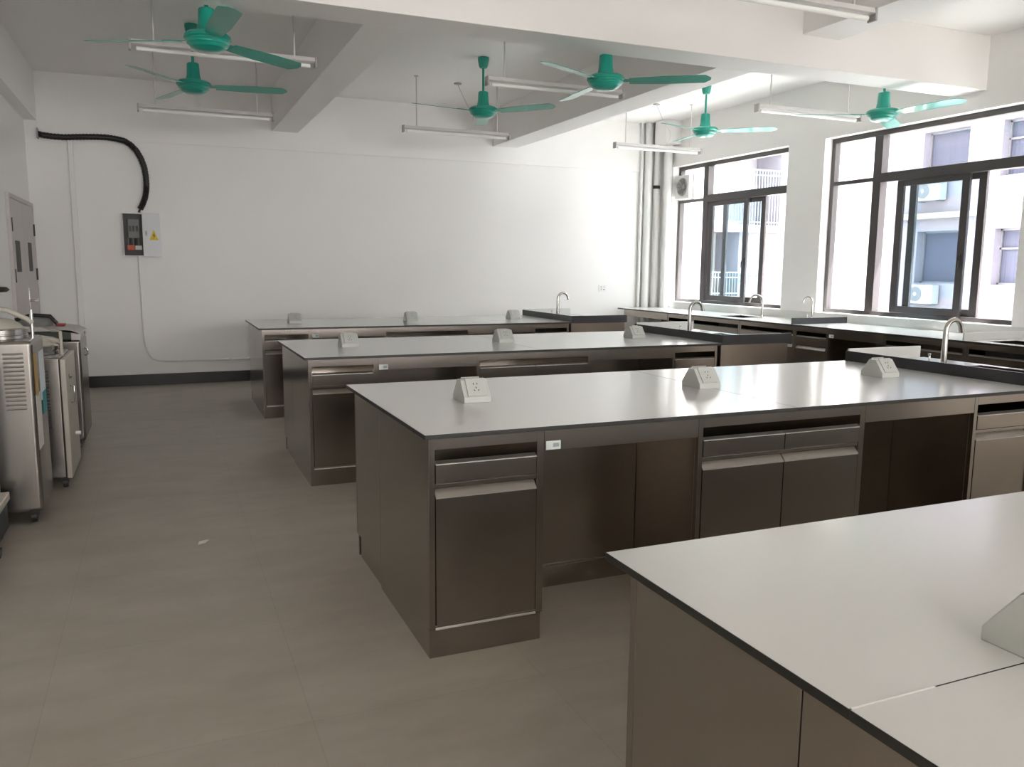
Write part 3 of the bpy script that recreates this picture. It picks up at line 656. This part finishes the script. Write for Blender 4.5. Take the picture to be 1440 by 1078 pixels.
# ------------------------------------------------------------------ outside
struct('ground', MB().box(-40, -40, -4.3, 60, 60, -4.0), M['ground'], 'pale concrete courtyard below the windows', 'ground')
struct('shading_storeys', MB().box(XL - 0.2, YF - 0.2, ZC + 0.2, XR + T, YB + 0.2, 22.0), M['facadew'], 'unseen upper storeys added above the room to shade the opposite facade', 'building')  # unseen mass added overhead to keep sky light off the opposite facade
struct('light_blocker_slab', MB().box(XR + T + 0.001, YF, 2.95, XR + T + 0.40, YB, 3.07), M['facadew'], 'unseen slab added above the windows to cut sky light', 'ledge')  # unseen slab added to cut sky and sun entering the windows
struct('lower_storey', MB().box(XL - 0.2, YF - 0.2, -4.0, XR + T, YB + 0.2, -0.25), M['facadew'], 'lower storey of the building below the room', 'building')
ob = thing('opposite_building', 'pale lavender building with recessed windows across the courtyard', 'building', (21.5, 0, 0))
FX = 0.0
cols = [(17.18, 18.72), (14.62, 16.16), (12.06, 13.60)]
rows = [(-2.03, -0.48), (0.95, 2.50), (3.93, 5.43)]
wl = MB()
Y0, Y1, Z0, Z1 = -12.0, 23.3, -4.0, 8.6
yy = sorted([v for c in cols for v in c])
wl.box(0, Y0, Z0, 0.5, yy[0], Z1).box(0, yy[-1], Z0, 0.5, Y1, Z1)
for a_, b_ in zip(yy[1:-1:2], yy[2::2]): wl.box(0, a_, Z0, 0.5, b_, Z1)
zz = [Z0] + [v for r_ in rows for v in r_] + [Z1]
for c_ in cols:
    for a_, b_ in zip(zz[0::2], zz[1::2]): wl.box(0, c_[0], a_, 0.5, c_[1], b_)
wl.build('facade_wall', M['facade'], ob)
MB().box(-3.2, 19.9, Z0, -0.0005, 20.5, Z1).build('sun_catch_wall', M['facadew'], ob, label='white wall at the far end, added to catch sun and glare')  # white stand-in for sunlit facade, projected to catch sun and feed worktop glare
for c_ in cols:
    for a_, b_ in zip(zz[0::2], zz[1::2]):
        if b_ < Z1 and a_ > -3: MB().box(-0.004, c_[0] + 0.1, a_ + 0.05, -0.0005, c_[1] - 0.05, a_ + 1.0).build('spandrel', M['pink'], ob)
for z in (-0.15, 2.86, 5.75): MB().box(-0.28, Y0, z, -0.0005, 19.3, z + 0.17).build('ledge', M['ledge'], ob, 0.01)
for c_ in cols:
    for r_ in rows:
        w_ = MB().box(0.26, c_[0], r_[0], 0.31, c_[0] + 0.05, r_[1]).box(0.26, c_[1] - 0.05, r_[0], 0.31, c_[1], r_[1]).box(0.26, c_[0], r_[0], 0.31, c_[1], r_[0] + 0.05).box(0.26, c_[0], r_[1] - 0.05, 0.31, c_[1], r_[1])
        if c_ != cols[0]: w_.box(0.26, c_[0], r_[0] + 0.98, 0.31, c_[1], r_[0] + 1.03).box(0.26, (c_[0] + c_[1]) / 2 - 0.03, r_[0], 0.31, (c_[0] + c_[1]) / 2 + 0.03, r_[0] + 1.0)
        wo = w_.build('outer_window', M['oframe'], ob)
        MB().box(0.33, c_[0], r_[0], 0.34, c_[1], r_[1]).build('window_pane', M['curtain'], wo)
acp = None
for z, lab in ((3.36, 'white air conditioner below the upper window of the opposite building'), (0.30, 'white air conditioner below the lower window of the opposite building')):
    if acp is None:
        acp = thing('air_conditioner', lab, 'air conditioner', (21.5, 18.2, z), 0, 'outdoor air conditioners')
        MB().box(-0.36, -0.45, 0.03, -0.06, 0.45, 0.60).build('casing', M['acw'], acp, 0.02)
        MB().lathe([(0.225, 0), (0.225, 0.012), (0.205, 0.012), (0.205, 0.004), (0, 0.004)], (-0.3605 - 0.012, 0.13, 0.32), 'x', 36).build('fan_grille', M['acg'], acp)
        MB().lathe([(0.06, 0), (0.05, 0.01), (0, 0.012)], (-0.385, 0.13, 0.32), 'x', 20).build('fan_hub', M['acw'], acp)
        for s_ in (-0.33, 0.33): MB().box(-0.36, s_ - 0.02, 0.0, -0.0005, s_ + 0.02, 0.029).build('bracket', M['acg'], acp)
    else: dup_thing(acp, (21.5, 18.2, z), 0, lab)
# far wing with balconies
wg = thing('balcony_building', 'white sunlit building with balconies beyond the far window', 'building', (0, 28.0, 0))
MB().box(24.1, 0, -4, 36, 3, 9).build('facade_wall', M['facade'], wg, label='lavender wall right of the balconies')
b = MB().box(8.0, 0, -4, 20.72, 3, 9).box(20.72, 1.6, -4, 24.1, 3, 9).box(20.72, 0, 6.05, 24.1, 1.6, 9)
b.build('facade_wall', M['facadew'], wg)
for z in (-0.1, 2.82): MB().box(20.721, -0.2, z, 24.099, 1.599, z + 0.3).build('balcony_slab', M['pink'], wg)
MB().box(20.722, 1.55, 3.13, 22.3, 1.598, 6.0).build('back_wall_panel', M['mint'], wg, label='mint green panel behind the upper railing')
MB().box(22.32, 1.55, 3.13, 24.098, 1.598, 6.0).build('back_wall_panel', M['pale'], wg, label='lavender panel behind the upper railing')
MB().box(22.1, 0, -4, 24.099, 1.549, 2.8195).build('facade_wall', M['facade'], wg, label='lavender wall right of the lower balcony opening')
MB().box(23.35, -0.03, 0.21, 24.05, -0.0005, 2.78).build('painted_panel', M['peach'], wg, label='peach panel at the right of the lower balcony')
MB().box(20.9, 1.55, 0.21, 22.0, 1.598, 2.4).build('balcony_door', M['mint'], wg, label='mint green door opening')
for z, lab in ((0.205, 'thin metal railing of the lower balcony beyond the far window'), (3.125, 'thin metal railing of the upper balcony beyond the far window')):
    hh = 1.0 if z < 1 else 2.3
    if z > 1: hh = 2.25
    rl = thing('balcony_railing', lab, 'railing', (20.74, 27.88, z), 0, 'balcony railings')
    MB().box(0, 0, hh - 0.05, 3.34, 0.05, hh).build('top_rail', M['rail'], rl)
    MB().box(0, 0.01, 0.10, 3.34, 0.04, 0.14).build('bottom_rail', M['rail'], rl)
    MB().box(0, 0.01, hh - 0.25, 3.34, 0.04, hh - 0.21).build('middle_rail', M['rail'], rl)
    for i in range(24): MB().box(0.02 + i * 0.143, 0.012, 0.0, 0.038 + i * 0.143, 0.038, hh - 0.05).build('baluster', M['rail'], rl)

# ------------------------------------------------------------------ light
SKY, SUN = 9.4, 25.0
wd = bpy.data.worlds.new('World'); bpy.context.scene.world = wd; wd.use_nodes = True
bg = wd.node_tree.nodes['Background']
bg.inputs['Color'].default_value = (1.0, 0.982, 0.978, 1); bg.inputs['Strength'].default_value = SKY
sl = bpy.data.lights.new('sun', 'SUN'); sl.energy = SUN; sl.angle = math.radians(0.6); sl.color = (1.0, 0.975, 0.945)
so_ = bpy.data.objects.new('sun', sl); C.objects.link(so_); so_.location = (10, -10, 20)
dv = Vector((-0.42, 0.75, -1.30)).normalized()
so_.rotation_euler = dv.to_track_quat('-Z', 'Y').to_euler()
for a_, b_ in WIN:
    l = bpy.data.lights.new('window_portal', 'AREA'); l.shape = 'RECTANGLE'; l.size = ZT - ZS; l.size_y = b_ - a_
    l.cycles.is_portal = True
    o = bpy.data.objects.new('window_portal', l); C.objects.link(o)
    o.location = (6.72, (a_ + b_) / 2, (ZS + ZT) / 2)
    o.rotation_euler = (0, PI / 2, 0)
def portal(loc, rot, sx, sy):
    l = bpy.data.lights.new('window_portal', 'AREA'); l.shape = 'RECTANGLE'; l.size = sx; l.size_y = sy
    l.cycles.is_portal = True
    o = bpy.data.objects.new('window_portal', l); C.objects.link(o); o.location = loc; o.rotation_euler = rot
for a_, b_ in ((XL + 0.25, 1.15), (1.4, 3.75), (4.0, XR - 0.25)): portal(((a_ + b_) / 2, YF - 0.19, 1.95), (PI / 2, 0, 0), b_ - a_, 1.6)  # sampling portals in the added fill-light openings

# ------------------------------------------------------------------ camera
f, yaw, pit, rol, h = 1155.7878, .4036, .1413, .008, 1.3473
cy, sy = math.cos(yaw), math.sin(yaw); cp_, sp_ = math.cos(pit), math.sin(pit)
r = Vector((cy, -sy, 0)); fw0 = Vector((sy, cy, 0)); up0 = Vector((0, 0, 1))
fw = fw0 * cp_ - up0 * sp_; up = up0 * cp_ + fw0 * sp_
r2 = r * math.cos(rol) + up * math.sin(rol); u2 = up * math.cos(rol) - r * math.sin(rol)
cam = bpy.data.cameras.new('camera'); cam.sensor_fit = 'HORIZONTAL'; cam.sensor_width = 36; cam.lens = f / 1440 * 36
cam.clip_start = 0.02; cam.clip_end = 200
co = bpy.data.objects.new('camera', cam); C.objects.link(co)
co.matrix_world = Matrix(((r2.x, u2.x, -fw.x, 0), (r2.y, u2.y, -fw.y, 0), (r2.z, u2.z, -fw.z, h), (0, 0, 0, 1)))
sc = bpy.context.scene; sc.camera = co
sc.view_settings.view_transform = 'Standard'; sc.view_settings.look = 'None'; sc.view_settings.gamma = 1
sc.view_settings.exposure = 0.46
sc.cycles.max_bounces = 14; sc.cycles.diffuse_bounces = 8; sc.cycles.glossy_bounces = 5; sc.cycles.transparent_max_bounces = 16
sc.cycles.use_denoising = True; sc.cycles.sample_clamp_indirect = 8.0
